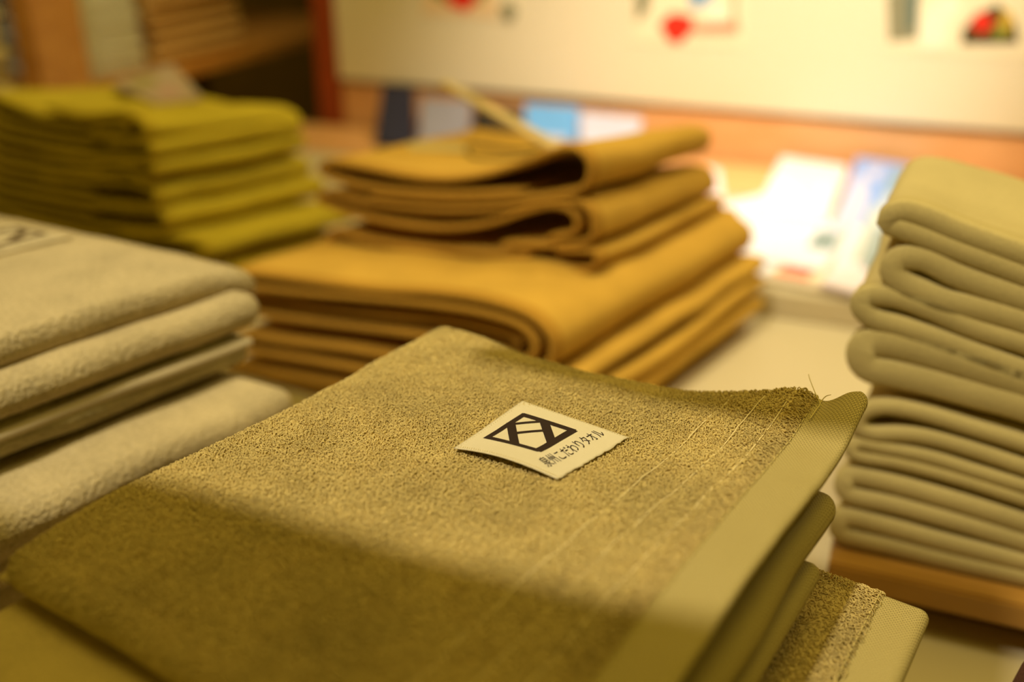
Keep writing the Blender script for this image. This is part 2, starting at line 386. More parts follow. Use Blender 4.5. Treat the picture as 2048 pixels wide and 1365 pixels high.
# riser board below the right-hand stack
RB = onz(1680, 1100, ZR)[:2]
rb = []
o1 = RB - te*0.004 - tn*0.012
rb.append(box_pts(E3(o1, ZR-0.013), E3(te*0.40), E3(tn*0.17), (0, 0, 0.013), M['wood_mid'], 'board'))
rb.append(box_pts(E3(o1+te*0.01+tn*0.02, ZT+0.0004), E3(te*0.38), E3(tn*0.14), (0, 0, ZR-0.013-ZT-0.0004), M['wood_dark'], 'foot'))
rr = empty('riser_board', E3(o1, ZT), 'orange wooden riser board under the pale green towel stack', 'riser'); adopt(rr, rb)

# ------------------------------------------------------------------ foreground olive stack
FO = onz(880, 645, -0.17)[:2]; f1 = ang(-33.5); f2 = np.array([f1[1], -f1[0]])
def hermite(xs, ys, x):
    xs = np.asarray(xs, float); ys = np.asarray(ys, float)
    m = np.gradient(ys, xs, axis=0); x = np.clip(x, xs[0], xs[-1])
    i = np.clip(np.searchsorted(xs, x)-1, 0, len(xs)-2); h = xs[i+1]-xs[i]; t = (x-xs[i])/h
    return ys, m, i, h, t
def interp2(us, vs, Z, u, v):
    u = np.asarray(u, float); v = np.asarray(v, float); Z = np.asarray(Z, float)
    Zu = np.gradient(Z, us, axis=0); Zv = np.gradient(Z, vs, axis=1); Zuv = np.gradient(Zu, vs, axis=1)
    _, _, i, hu, t = hermite(us, us, u); _, _, j, hv, s = hermite(vs, vs, v)
    H = lambda t: ((1+2*t)*(1-t)**2, t*(1-t)**2, t*t*(3-2*t), t*t*(t-1))
    a0, a1, a2, a3 = H(t); b0, b1, b2, b3 = H(s)
    r = 0
    for (A, dA, ii) in ((a0, a1, i), (a2, a3, i+1)):
        for (B, dB, jj) in ((b0, b1, j), (b2, b3, j+1)):
            r = r + A*B*Z[ii, jj] + dA*hu*B*Zu[ii, jj] + A*dB*hv*Zv[ii, jj] + dA*hu*dB*hv*Zuv[ii, jj]
    return r
US = np.array([0, .02, .04, .06, .08, .10, .12, .14, .155, .164, .175])
VS = np.array([0, .010, .020, .04, .06, .08, .10, .12, .15, .18, .20])
Zb = [-.1690, -.1700, -.1722, -.1724, -.1719, -.1702, -.1668, -.1600, -.1560, -.1588, -.1536]   # back edge
Z1 = [-.1688, -.1680, -.1690, -.1695, -.1692, -.1680, -.1655, -.1618, -.1590, -.1600, -.1560]
Z2 = [-.1688, -.1668, -.1662, -.1660, -.1658, -.1655, -.1650, -.1640, -.1618, -.1608, -.1590]
Z3 = [-.1690, -.1668, -.1662, -.1658, -.1656, -.1656, -.1655, -.1646, -.1625, -.1610, -.1605]
Z4 = [-.1694, -.1668, -.1660, -.1656, -.1655, -.1655, -.1652, -.1640, -.1615, -.1595, -.1585]
Z5 = [-.1692, -.1668, -.1660, -.1656, -.1654, -.1652, -.1645, -.1630, -.1605, -.1582, -.1570]
Z6 = [-.1680, -.1660, -.1655, -.1652, -.1650, -.1648, -.1640, -.1625, -.1600, -.1575, -.1560]
Z7 = [-.1664, -.1648, -.1645, -.1645, -.1645, -.1643, -.1635, -.1620, -.1600, -.1580, -.1566]
Z8 = [-.1642, -.1632, -.1632, -.1635, -.1640, -.1640, -.1635, -.1625, -.1610, -.1595, -.1580]
Z9 = [-.1650, -.1640, -.1640, -.1645, -.1650, -.1650, -.1648, -.1640, -.1625, -.1610, -.1600]
Z10 = [-.1665, -.1655, -.1655, -.1660, -.1665, -.1668, -.1668, -.1660, -.1650, -.1640, -.1630]
ZG = np.array([Zb, Z1, Z2, Z3, Z4, Z5, Z6, Z7, Z8, Z9, Z10]).T
U2 = np.array([0, .02, .04, .06, .08, .10, .12, .14, .155, .161, .169, .175])
ZG = np.array([np.interp(U2, US, ZG[:, j]) for j in range(len(VS))]).T; US = U2
ZG[2:9, 0] = [-.1722, -.1726, -.1722, -.1704, -.1668, -.1600, -.1560]; ZG[9:, 0] = [-.1582, -.1528, -.1520]
ZG[2:8, 1] = [-.1694, -.1698, -.1695, -.1682, -.1656, -.1616]; ZG[2:8, 2] = [-.1658, -.1656, -.1655, -.1652, -.1644, -.1632]
ZG[9:, 1] = [-.1592, -.1560, -.1552]
DV = 0.197
def zc(u, v):
    return interp2(US, VS, ZG, u, v) + 0.0005*vnoise(u*45, v*45, 3) + 0.0003*vnoise(u*120, v*120, 4)
def thick(u, v): return 0.0125 - 0.007*np.clip(u/0.16, 0, 1)**1.5
def surf(u, v, off=0.0, W=0.160, side=1):
    """top (side=1) or underside of the top towel's body"""
    u = np.asarray(u, float); v = np.asarray(v, float)
    T = thick(u, v); R = T/2
    g = lambda m: 1-np.clip(m/R, 0, 1)
    r = np.sqrt(np.minimum(g(np.minimum(u, 10))**2 + g(np.minimum(v, DV-v))**2 + np.where(u > W/2, g((W-u)*2.5)**2, 0), 1))
    h = np.sqrt(1-r**2)
    z = zc(u, v) - T/2 + side*T/2*h + off
    wob = 0.0012*vnoise(v*28, u*0, 8)
    xy = FO + u[..., None]*f1 + v[..., None]*f2 - (wob*np.clip(1-u/0.02, 0, 1))[..., None]*f1
    return np.concatenate([xy, z[..., None]], -1)
def body_mesh():
    U = np.unique(np.r_[0.0062*(1-np.cos(np.linspace(0, math.pi/2, 8))), np.linspace(0.0062, 0.157, 150), np.linspace(0.157, 0.160, 5)])
    V = np.unique(np.r_[0.0062*(1-np.cos(np.linspace(0, math.pi/2, 8))), np.linspace(0.0062, DV-0.0062, 180), DV-0.0062*(1-np.cos(np.linspace(0, math.pi/2, 8)))])
    uu, vv = np.meshgrid(U, V, indexing='ij'); na, nb = uu.shape
    top = surf(uu, vv, -0.0004); bot = surf(uu, vv, 0, side=-1)
    VV = np.vstack([top.reshape(-1, 3), bot.reshape(-1, 3)]); o = na*nb
    i, j = np.meshgrid(np.arange(na-1), np.arange(nb-1), indexing='ij'); a = (i*nb+j).ravel()
    q = np.vstack([np.c_[a, a+nb, a+nb+1, a+1], np.c_[o+a, o+a+1, o+a+nb+1, o+a+nb]])
    me = quads_mesh(VV, q)
    bm = bmesh.new(); bm.from_mesh(me)
    bmesh.ops.remove_doubles(bm, verts=bm.verts, dist=1e-6); bmesh.ops.recalc_face_normals(bm, faces=bm.faces)
    bm.to_mesh(me); bm.free(); return me
def hemsurf(u, v, off=0.0, side=1):
    W0, W1 = 0.1575, 0.1755; T = 0.0042 + 0*u; R = 0.0021
    g = lambda m, R: 1-np.clip(m/R, 0, 1)
    r = np.sqrt(np.minimum(g(np.minimum(u-W0, W1-u), R)**2+g(np.minimum(v, DV-v), 0.003)**2, 1)); h = np.sqrt(1-r**2)
    # the corner of the hem pinches to a blunt tip
    u0_ = u; u = u - 0.0035*np.clip(1-v/0.005, 0, 1)**2*np.clip((u-0.168)/0.0075, 0, 1)
    z = zc(np.minimum(u, 0.175), v) - T/2 + side*T/2*h + off
    back = 0.0035*np.clip(1-v/0.012, 0, 1)**2
    xy = FO + u[..., None]*f1 + (v - back*np.clip((u-0.165)/0.01, 0, 1))[..., None]*f2
    return np.concatenate([xy, z[..., None]], -1)
def hem_mesh():
    U = np.unique(np.r_[0.1575+0.0021*(1-np.cos(np.linspace(0, math.pi/2, 6))), np.linspace(0.1596, 0.1734, 26), 0.1755-0.0021*(1-np.cos(np.linspace(0, math.pi/2, 8)))])
    V = np.unique(np.r_[0.003*(1-np.cos(np.linspace(0, math.pi/2, 7))), np.linspace(0.003, DV-0.003, 200), DV-0.003*(1-np.cos(np.linspace(0, math.pi/2, 7)))])
    uu, vv = np.meshgrid(U, V, indexing='ij'); na, nb = uu.shape
    top = hemsurf(uu, vv); bot = hemsurf(uu, vv, 0, -1)
    VV = np.vstack([top.reshape(-1, 3), bot.reshape(-1, 3)]); UV = np.vstack([np.c_[uu.ravel(), vv.ravel()]]*2); o = na*nb
    Fc = []
    for i in range(na-1):
        for j in range(nb-1):
            a = i*nb+j; Fc.append((a, a+nb, a+nb+1, a+1)); Fc.append((o+a, o+a+1, o+a+nb+1, o+a+nb))
    me = mesh_from(VV, Fc, uv=UV); bm = bmesh.new(); bm.from_mesh(me)
    bmesh.ops.remove_doubles(bm, verts=bm.verts, dist=1e-6); bmesh.ops.recalc_face_normals(bm, faces=bm.faces)
    bm.to_mesh(me); bm.free(); return me

def loops_mesh(P, Nn, D, length, height, rad, seed=0):
    """terry pile: one little bent loop per point (P), along D, raised along Nn"""
    n = len(P); K = 5; S = 3
    r = np.random.default_rng(seed)
    B = np.cross(Nn, D); B /= np.linalg.norm(B, axis=1)[:, None]+1e-9
    th = np.linspace(-0.1, math.pi+0.25, K)
    side = r.uniform(-0.45, 0.45, n)
    V = np.empty((n, K, S, 3), np.float32)
    for k in range(K):
        c = P + D*(length*(0.5-0.5*math.cos(th[k])))[:, None] + Nn*(height*math.sin(th[k]))[:, None] + B*(side*length*math.sin(th[k]))[:, None]
        T = D*(length*0.5*math.sin(th[k]))[:, None]+Nn*(height*math.cos(th[k]))[:, None]; T /= np.linalg.norm(T, axis=1)[:, None]+1e-9
        X = np.cross(T, B)
        for s in range(S):
            a = 2*math.pi*s/S; V[:, k, s] = c + rad[:, None]*(B*math.cos(a)+X*math.sin(a))
    base = (np.arange(n)*K*S)[:, None]; q = []
    for k in range(K-1):
        for s in range(S):
            s2 = (s+1) % S; q.append(np.hstack([base+k*S+s, base+k*S+s2, base+(k+1)*S+s2, base+(k+1)*S+s]))
    return quads_mesh(V.reshape(-1, 3), np.vstack(q))
def pile_points(fn, u0, u1, v0, v1, sp, seed, keep=None):
    r = np.random.default_rng(seed)
    U, V = np.meshgrid(np.arange(u0, u1, sp), np.arange(v0, v1, sp), indexing='ij')
    U = (U+r.uniform(-.55, .55, U.shape)*sp).ravel(); V = (V+r.uniform(-.55, .55, V.shape)*sp).ravel()
    ok = (U > u0) & (U < u1) & (V > v0) & (V < v1)
    if keep is not None: ok &= keep(U, V, r)
    U = U[ok]; V = V[ok]; e = 2e-4
    P = fn(U, V); du = fn(U+e, V)-fn(U-e, V); dv = fn(U, V+e)-fn(U, V-e)
    N = np.cross(dv, du); N /= np.linalg.norm(N, axis=1)[:, None]+1e-12; N[N[:, 2] < 0] *= -1
    du /= np.linalg.norm(du, axis=1)[:, None]+1e-12; dv /= np.linalg.norm(dv, axis=1)[:, None]+1e-12
    return U, V, P, N, du, dv, r
# pale woven lines across the pile
LINES = [(0.1315, 0.1240), (0.1425, 0.1355), (0.1515, 0.1465)]
def line_u(i, v): return LINES[i][0] + (LINES[i][1]-LINES[i][0])*v/0.17 + 0.0006*vnoise(v*90, v*0+i*5, 6)
def keep_fn(U, V, r):
    ok = np.ones(len(U), bool)
    for i in range(3): ok &= np.abs(U-line_u(i, V)) > 0.00035
    return ok
def pile(fn, u1, v1, sp, seed, keep, bias, hem_u=None, u0=0.0003, v0=0.0003, k=1.0):
    U, V, P, N, du, dv, r = pile_points(fn, u0, u1, v0, v1, sp, seed, keep)
    n = len(U); a = r.normal(bias, 1.0, n) + 1.6*vnoise(U*160, V*160, 12)
    L = r.uniform(0.0007, 0.0015, n)*k; H = r.uniform(0.0004, 0.0010, n)*k; R = r.uniform(0.00015, 0.00023, n)
    if hem_u is not None:      # longer, combed loops beside the hem
        m = U > hem_u; a[m] = r.normal(0.1, 0.45, m.sum()); L[m] *= 1.5; H[m] *= 1.15
    D = du*np.cos(a)[:, None]+dv*np.sin(a)[:, None]
    return loops_mesh(P - N*0.0003, N, D, L, H, R, seed)

M['olive_pile'] = terry('olive_pile', (0.605, 0.47, 0.195), 0.28, 500, 0.1, 0.0002, 0.3)
parts = []
bod = link('terry_body', body_mesh(), M['olive']); parts.append(bod)
pl = link('terry_pile', pile(lambda u, v: surf(u, v), 0.1585, DV, 0.00075, 3, keep_fn, 1.2, 0.152), M['olive_pile'], smooth=True); pl['kind'] = 'stuff'; parts.append(pl)
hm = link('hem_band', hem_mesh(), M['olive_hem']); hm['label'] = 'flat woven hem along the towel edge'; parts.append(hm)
for i in range(3):
    v = np.linspace(0.006, DV-0.004, 420); u = line_u(i, v)
    p = surf(u, v, 0.0001+0.0); p[:, 2] += 0.0005*vnoise(v*90, v*0, 20+i)+0.0002*vnoise(v*400, v*0, 25+i)
    parts.append(link('woven_line', mesh_from(*tube('', p, 0.00024, None, seg=5)), M['pale_thread']))
# running stitches of the hem seam
st = []
v = 0.012
while v < DV-0.004:
    u = 0.1592; l = 0.0021
    s = np.linspace(0, 1, 6); vv = v+l*s; uu = np.full(6, u)+0.0002*vnoise(vv*100, vv*0, 4)
    p = hemsurf(uu, vv); p[:, 2] += 0.00035*np.sin(math.pi*s)+0.0003
    st.append(tube('', p, 0.00016, None, seg=5)); v += 0.0029
stc = link('hem_stitching', mesh_from(*merge(st)), M['olive_thread']); stc['kind'] = 'stuff'; parts.append(stc)
# loose thread ends at the corner of the seam
def thread(px, z0, z1):
    n = len(px); return [onz(x, y, z0+(z1-z0)*i/(n-1)) for i, (x, y) in enumerate(px)]
ta = resample3 = None
def smooth3(p, n=8):
    P = np.array(p); a = catmull(P[:, :2], n); b = catmull(np.c_[P[:, 2], P[:, 2]], n)[:, :1]; return np.hstack([a, b])
for px in ([(1620, 838), (1631, 822), (1640, 808), (1634, 795), (1627, 778), (1620, 760), (1617, 749)], [(1640, 808), (1645, 800), (1652, 793), (1662, 790)]):
    p = smooth3(thread(px, -0.1585, -0.1555)); n = len(p)
    parts.append(link('loose_thread', mesh_from(*tube('', p, np.linspace(0.00022, 0.00013, n), None, seg=6)), M['olive_thread']))
# woven label
lq = [onz(*k, -0.1652)[:2]-FO for k in [(1045, 805), (1257, 878), (1115, 968), (908, 903)]]
LQ = [np.array([p @ f1, p @ f2]) for p in lq]   # T, R, B, L corners in (u, v)
def label_pt(a, b, off=0.0):
    """a: 0 at the top edge of the writing, 1 at its foot; b: 0 right end of the writing, 1 left"""
    a = np.asarray(a, float); b = np.asarray(b, float); A = a[..., None]; Bq = b[..., None]
    q = LQ[0]*(1-A)*(1-Bq)+LQ[1]*A*(1-Bq)+LQ[2]*A*Bq+LQ[3]*(1-A)*Bq
    u, v = q[..., 0], q[..., 1]; p = surf(u, v)
    sm = interp2(US, VS, ZG, u, v)
    lift = 0.0010 + 0.0024*np.clip((b-0.55)/0.45, 0, 1)**1.5*np.sin(math.pi*np.clip(a*0.9+0.05, 0, 1)) + 0.0005*np.sin(math.pi*a)*np.sin(math.pi*b)
    p[..., 2] = sm+lift+off; return p
na = 40; aa, bb = np.meshgrid(np.linspace(0, 1, na), np.linspace(0, 1, na), indexing='ij')
edge = 0.012*vnoise(aa*40, bb*40, 31); a2 = np.where(aa > 0.99, 1+edge, aa)
tp = label_pt(a2, bb, 0.0); bt = label_pt(a2, bb, -0.00035)
Vv = np.vstack([tp.reshape(-1, 3), bt.reshape(-1, 3)]); o = na*na; Fc = []
for i in range(na-1):
    for j in range(na-1):
        a = i*na+j; Fc += [(a, a+1, a+na+1, a+na), (o+a, o+a+na, o+a+na+1, o+a+1)]
for i in range(na-1):
    for a, b in ((i, i+1), ((na-1)*na+i, (na-1)*na+i+1), (i*na, (i+1)*na), (i*na+na-1, (i+1)*na+na-1)): Fc.append((a, b, o+b, o+a))
me = mesh_from(Vv, Fc, uv=np.vstack([np.c_[aa.ravel(), bb.ravel()]*0.042]*2))
bm = bmesh.new(); bm.from_mesh(me); bmesh.ops.recalc_face_normals(bm, faces=bm.faces); bm.to_mesh(me); bm.free()
M['label'] = weave('label_weave', (0.70, 0.615, 0.45), 0.0005, 0.00025, 0.88)
M['ink'] = plain('black_yarn', (0.022, 0.010, 0.006), 0.8)
lab = link('sewn_label', me, M['label']); lab['label'] = 'pale square woven label with black emblem and writing'
def logo_strip(p, q, w, n=24):
    """a bar from p to q in label (x right, y down) units, width w"""
    p = np.array(p, float); q = np.array(q, float); d = (q-p)/np.linalg.norm(q-p); nrm = np.array([-d[1], d[0]])*w/2
    V = []; 
    for i in range(n+1):
        c = p+(q-p)*i/n; V += [c+nrm, c-nrm]
    return np.array(V), [(2*i, 2*i+1, 2*i+3, 2*i+2) for i in range(n)]
def uv_of(x, y, fn):            # solve pixel -> (a, b) on the label plane
    p = onz(x, y, -0.1645)[:2]-FO; return np.array([p @ f1, p @ f2])
def inv_bilin(u):
    a = b = 0.5
    for _ in range(20):
        f = LQ[0]*(1-a)*(1-b)+LQ[1]*a*(1-b)+LQ[2]*a*b+LQ[3]*(1-a)*b-u
        da = (LQ[1]-LQ[0])*(1-b)+(LQ[2]-LQ[3])*b; db = (LQ[3]-LQ[0])*(1-a)+(LQ[2]-LQ[1])*a
        s = np.linalg.solve(np.c_[da, db], -f); a += s[0]; b += s[1]
    return a, b
LG = [inv_bilin(uv_of(x, y, None)) for x, y in [(970, 879), (1046, 829), (1151, 863), (1077, 909)]]   # TL, TR, BR, BL of the emblem
TX = [inv_bilin(uv_of(x, y, None)) for x, y in [(1073, 927), (1188, 859), (1214, 870), (1098, 944)]]
def emblem_mesh(LG, ptfn, off):
    G = [np.array(g) for g in LG]; V = []; Fc = []
    m = lambda x, y: G[0]*(1-x)*(1-y)+G[1]*x*(1-y)+G[2]*x*y+G[3]*(1-x)*y
    h = 0.055
    bars = [((-0.02, h/2), (1.02, h/2), 0.10), ((h/2, 0), (h/2, 1), 0.10), ((1-h/2, 0), (1-h/2, 1), 0.115), ((0, 1-h/2), (1, 1-h/2), 0.14),
            ((0.64, 0.02), (0.02, 0.55), 0.14), ((0.98, 0.42), (0.38, 0.98), 0.15), ((0.60, 0.07), (0.96, 0.43), 0.07), ((0.33, 0.27), (0.72, 0.66), 0.07)]
    for i, (p, q, w_) in enumerate(bars):
        v, f = logo_strip(p, q, w_); o = len(V)
        ab = np.array([m(x, y) for x, y in v]); P = ptfn(ab[:, 0], ab[:, 1], off+i*0.000006); V += list(P); Fc += [tuple(k+o for k in g) for g in f]
    return mesh_from(V, Fc)
lp = [link('emblem', emblem_mesh(LG, label_pt, 0.00012), M['ink'], smooth=False)]
def text_mesh(txt, TX, ptfn, off, fat=0.0):
    cu = bpy.data.curves.new('lettering', 'FONT'); cu.body = txt; cu.fill_mode = 'FRONT'; cu.resolution_u = 3; cu.offset = fat
    ob = bpy.data.objects.new('lettering_tmp', cu); C.objects.link(ob); bpy.context.view_layer.update()
    me = bpy.data.meshes.new_from_object(ob.evaluated_get(bpy.context.evaluated_depsgraph_get()))
    bpy.data.objects.remove(ob); n = len(me.vertices); c = np.empty(n*3); me.vertices.foreach_get('co', c); c = c.reshape(-1, 3)
    x = (c[:, 0]-c[:, 0].min())/np.ptp(c[:, 0]); y = (c[:, 1]-c[:, 1].min())/np.ptp(c[:, 1])
    G = [np.array(g) for g in TX]; X = x[:, None]; Y = 1-y[:, None]
    ab = G[0]*(1-X)*(1-Y)+G[1]*X*(1-Y)+G[2]*X*Y+G[3]*(1-X)*Y
    P = ptfn(ab[:, 0], ab[:, 1], off); P[:, 2] += ZC; me.vertices.foreach_set('co', P.ravel()); me.materials.clear(); me.update(); return me
lp.append(link('lettering', text_mesh('\u6cc9\u5dde\u3053\u3060\u308f\u308a\u30bf\u30aa\u30eb', TX, label_pt, 0.00014), M['ink'], smooth=False))
# little edge stitches of the label
st = []
for b in (0.012, 0.96):
    for a in np.arange(0.02, 0.99, 0.022):
        q = label_pt(np.array([a, a+0.012]), np.array([b, b+0.028 if b > .5 else b+0.012]), 0.00012); st.append(tube('', q, 0.00012, None, seg=4))
for b in np.arange(0.02, 0.98, 0.03):
    q = label_pt(np.array([0.012, 0.03]), np.array([b, b+0.018]), 0.00012); st.append(tube('', q, 0.00012, None, seg=4))
ls = link('label_stitching', mesh_from(*merge(st)), plain('label_thread', (0.85, 0.74, 0.48), 0.7)); ls['kind'] = 'stuff'; lp.append(ls)
for p in lp: p.parent = lab
parts.append(lab)
r = empty('folded_towel', E3(FO+f1*0.08+f2*0.1, -0.178), 'olive terry towel topmost in the near stack, with pale square label', 'towel', 'near olive towels'); adopt(r, parts)

# towels below it: corner frame given by pixel of the right rear corner
def hem_slab(corner, W, D, T, z_r, z_l, label, mats=('olive', 'olive_hem'), hemw=0.017, hemT=None, seed=1, amp=0.0012, group='near olive towels', a=-33.5, grow=0.0, top=None):
    """a folded towel whose right end is a hem: corner = right rear corner (x, y)"""
    g1 = ang(a); g2 = np.array([g1[1], -g1[0]]); c = np.array(corner[:2]); hT = hemT or T
    def P(u, v): f = (u+W)/W; return E3(c+g1*u+g2*v, z_l+(z_r-z_l)*f)
    bodyq = [P(-W, 0), P(-hemw*0.9, 0), P(-hemw*0.9, D), P(-W, D)]
    hemq = [P(-hemw, 0.001), P(0, 0.001), P(0, D-0.001), P(-hemw, D-0.001)]
    for q in hemq: q[2] -= (T-hT)*0.5 if top is None else top
    ps_ = [slab('terry_body', bodyq, T, M[mats[0]], seed=seed, n=(60, 60), amp=amp), slab('hem_band', hemq, hT, M[mats[1]], seed=seed, n=(10, 60), amp=0.0008)]
    r = empty('folded_towel', P(-W/2, D/2)-np.array([0, 0, T]), label, 'towel', group); 
    return r, ps_, P
c2 = onz(1686, 1000, -0.1775)
r, ps_, P = hem_slab(c2, 0.178, 0.200, 0.0130, -0.1735, -0.1795, 'olive terry towel second from top of the near stack, hem in shadow', hemT=0.0125, seed=11); adopt(r, ps_)
c3 = onz(1648, 1140, -0.193)
r, ps_, P = hem_slab(c3, 0.172, 0.200, 0.0115, -0.1885, -0.1935, 'olive terry towel third from top of the near stack', hemT=0.008, seed=12); adopt(r, ps_)
c4 = onz(1868, 1212, -0.211)
W4 = 0.235
def lowsurf(u, v): 
    g1 = f1; g2 = f2; c = c4[:2]; z = -0.2100+0.0025*(-np.asarray(u)/0.235)-0.004*np.clip(1-np.asarray(v)/0.007, 0, 1)**2
    u = np.asarray(u, float); xy = c+(u[..., None])*g1+v[..., None]*g2; return np.concatenate([xy, (z+0*u)[..., None]], -1)
r, ps_, P = hem_slab(c4, W4, 0.215, 0.0200, -0.210, -0.2075, 'wider olive towel with broad hem jutting right under the near stack', seed=13, hemT=0.007, top=0.0012, amp=0.0002)
kl = lambda U, V, rr: np.ones(len(U), bool)
pp = link('terry_pile', pile(lowsurf, -0.0155, 0.10, 0.00085, 8, kl, 0.3, -0.024, u0=-0.075, v0=0.0015, k=1.1), M['olive_pile']); pp['kind'] = 'stuff'; ps_.append(pp)
st = []; v = 0.004
while v < 0.19:
    s = np.linspace(0, 1, 5); vv = v+0.0021*s; p = lowsurf(np.full(5, -0.0156), vv); p[:, 2] += 0.0006+0.0004*np.sin(math.pi*s)
    st.append(tube('', p, 0.00016, None, seg=5)); v += 0.0029
q = link('hem_stitching', mesh_from(*merge(st)), M['olive_thread']); q['kind'] = 'stuff'; ps_.append(q)
pp = link('terry_pile', pile(lowsurf, -0.10, 0.212, 0.00095, 9, kl, 0.3, None, u0=-0.232, v0=0.10, k=1.25), M['olive_pile']); pp['kind'] = 'stuff'; ps_.append(pp)
adopt(r, ps_)
zt = -0.2305
for i in range(4):
    T = 0.0206; cc = c4+np.array([-0.004-0.002*i, 0.002*i, 0])
    r, ps_, P = hem_slab(cc, W4-0.004, 0.21, T, zt, zt, 'olive towel low in the near stack, %s' % ['just under the broad hem', 'third from the bottom', 'second from the bottom', 'lying on the table'][i], seed=20+i); adopt(r, ps_); zt -= T+0.0005

# ------------------------------------------------------------------ grey stack on the left
def grey_slab(corner_px, zt, T, Wd, D, label, mat, seed, a1=-28, a2=49, hem=None, R=None, zf=None, zslope=0, n=(50, 70)):
    c = onz(*corner_px, zt)[:2]; g1 = ang(a1); g2 = ang(a2)
    q = [E3(c-g1*Wd, zt), E3(c, zt), E3(c-g2*D, zt+zslope), E3(c-g1*Wd-g2*D, zt+zslope)]
    ps_ = [slab('terry_body', q, T, M[mat], seed=seed, R=R, n=n, zf=zf, amp=0.001)]
    if hem:
        h0, hT, dz = hem
        q2 = [E3(c-g1*0.03, zt-dz), E3(c+g1*h0, zt-dz), E3(c+g1*h0-g2*D, zt-dz+zslope), E3(c-g1*0.03-g2*D, zt-dz+zslope)]
        ps_.append(slab('hem_band', q2, hT, M['grey_hem'], seed=seed+3, n=(10, 40), amp=0.0008))
    r = empty('folded_towel', E3(c-g1*Wd/2-g2*D/2, zt-T), label, 'towel', 'grey beige towels at left'); adopt(r, ps_)
    return c, g1, g2, r, ps_
def gz(a, b): return -0.0075*np.clip(1-b/0.13, 0, 1)**1.6 - 0.0015*np.clip((a-0.85)/0.15, 0, 1)**2
cG, g1, g2, rG, pG = grey_slab((512, 510), -0.165, 0.0145, 0.20, 0.26, 'light grey beige towel on top of left stack, printed label at frame edge', 'grey', 41, zf=gz, R=0.0045)
grey_slab((534, 585), -0.1790, 0.0170, 0.21, 0.26, 'light grey towel second from top of left stack, thick rounded side', 'grey', 42)
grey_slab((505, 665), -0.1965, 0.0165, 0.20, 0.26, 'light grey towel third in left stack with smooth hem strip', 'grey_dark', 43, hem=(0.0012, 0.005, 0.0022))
grey_slab((602, 772), -0.2165, 0.0190, 0.250, 0.20, 'pale grey towel jutting out lowest in sight below left stack', 'grey', 44)
zt = -0.2360
for i in range(4):
    grey_slab((580, 800+i*48), zt, 0.0194, 0.22, 0.20, 'pale grey towel hidden low in left stack, %s' % ['just under the jutting one', 'third from bottom', 'second from bottom', 'on the table'][i], 'grey', 50+i); zt -= 0.0197
# its label at the picture's edge
gl0 = onz(12, 484, -0.1655)[:2]
def glab(a, b, off=0.0):
    a = np.asarray(a, float); b = np.asarray(b, float)
    xy = gl0 + (a[..., None]-0.5)*0.040*g1*1.0 - (b[..., None]-0.5)*0.040*g2
    uv = np.stack([(cG-xy) @ g1, (cG-xy) @ g2], -1)
    st_ = np.linalg.solve(np.c_[g1, g2], (cG-xy).reshape(-1, 2).T)
    fa_ = (1-st_[0]/0.20).reshape(a.shape); fb_ = (st_[1]/0.26).reshape(a.shape)
    z = -0.1636+gz(fa_, fb_)+off; return np.concatenate([xy, z[..., None]], -1)
n = 12; aa, bb = np.meshgrid(np.linspace(0, 1, n), np.linspace(0, 1, n), indexing='ij'); tp = glab(aa, bb); bt = glab(aa, bb, -0.0012)
Vv = np.vstack([tp.reshape(-1, 3), bt.reshape(-1, 3)]); o = n*n; Fc = []
for i in range(n-1):
    for j in range(n-1): a = i*n+j; Fc += [(a, a+1, a+n+1, a+n), (o+a, o+a+n, o+a+n+1, o+a+1)]
for i in range(n-1):
    for a, b in ((i, i+1), ((n-1)*n+i, (n-1)*n+i+1), (i*n, (i+1)*n), (i*n+n-1, (i+1)*n+n-1)): Fc.append((a, b, o+b, o+a))
gl = link('sewn_label', mesh_from(Vv, Fc), plain('grey_label', (0.54, 0.45, 0.29), 0.8)); gl['label'] = 'pale woven label with black emblem'
inkg = plain('soft_ink', (0.09, 0.055, 0.02), 0.8)
e = link('emblem', emblem_mesh([(0.12, 0.88), (0.12, 0.12), (0.72, 0.12), (0.72, 0.88)], glab, 0.0002), inkg, smooth=False)
t = link('lettering', text_mesh('\u6cc9\u5dde\u3053\u3060\u308f\u308a\u30bf\u30aa\u30eb', [(0.78, 0.9), (0.78, 0.1), (0.92, 0.1), (0.92, 0.9)], glab, 0.0002), inkg, smooth=False)
e.parent = gl; t.parent = gl; adopt(rG, [gl])

# ------------------------------------------------------------------ stacks built from folded sheets
def sheet_towel(plane, px, t, e2, depth, mats, label, group, seed, amp=0.0015, hang=0.0, k=26, extra=None, b0=0.0, squash=0.0):
    prof = [plane.uz(x, y) for x, y in px]
    zf_ = (ZR if plane is globals().get('RP') else ZT)+t*0.6+0.0004+(0.0042 if seed in (76,) else 0)
    prof = [(u_, max(z_, zf_)) for u_, z_ in prof]
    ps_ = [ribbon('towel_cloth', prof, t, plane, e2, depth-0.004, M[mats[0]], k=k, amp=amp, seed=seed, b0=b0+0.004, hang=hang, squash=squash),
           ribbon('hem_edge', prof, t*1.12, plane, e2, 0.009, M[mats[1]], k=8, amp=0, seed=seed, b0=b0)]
    if extra: ps_ += extra
    us = [p[0] for p in prof]; zs = [p[1] for p in prof]; ctr = plane.P+plane.e*(sum(us)/len(us))+ang(e2)*(b0+depth/2)
    r = empty('folded_towel', E3(ctr, min(zs)-t/2), label, 'towel', group); adopt(r, ps_); return r

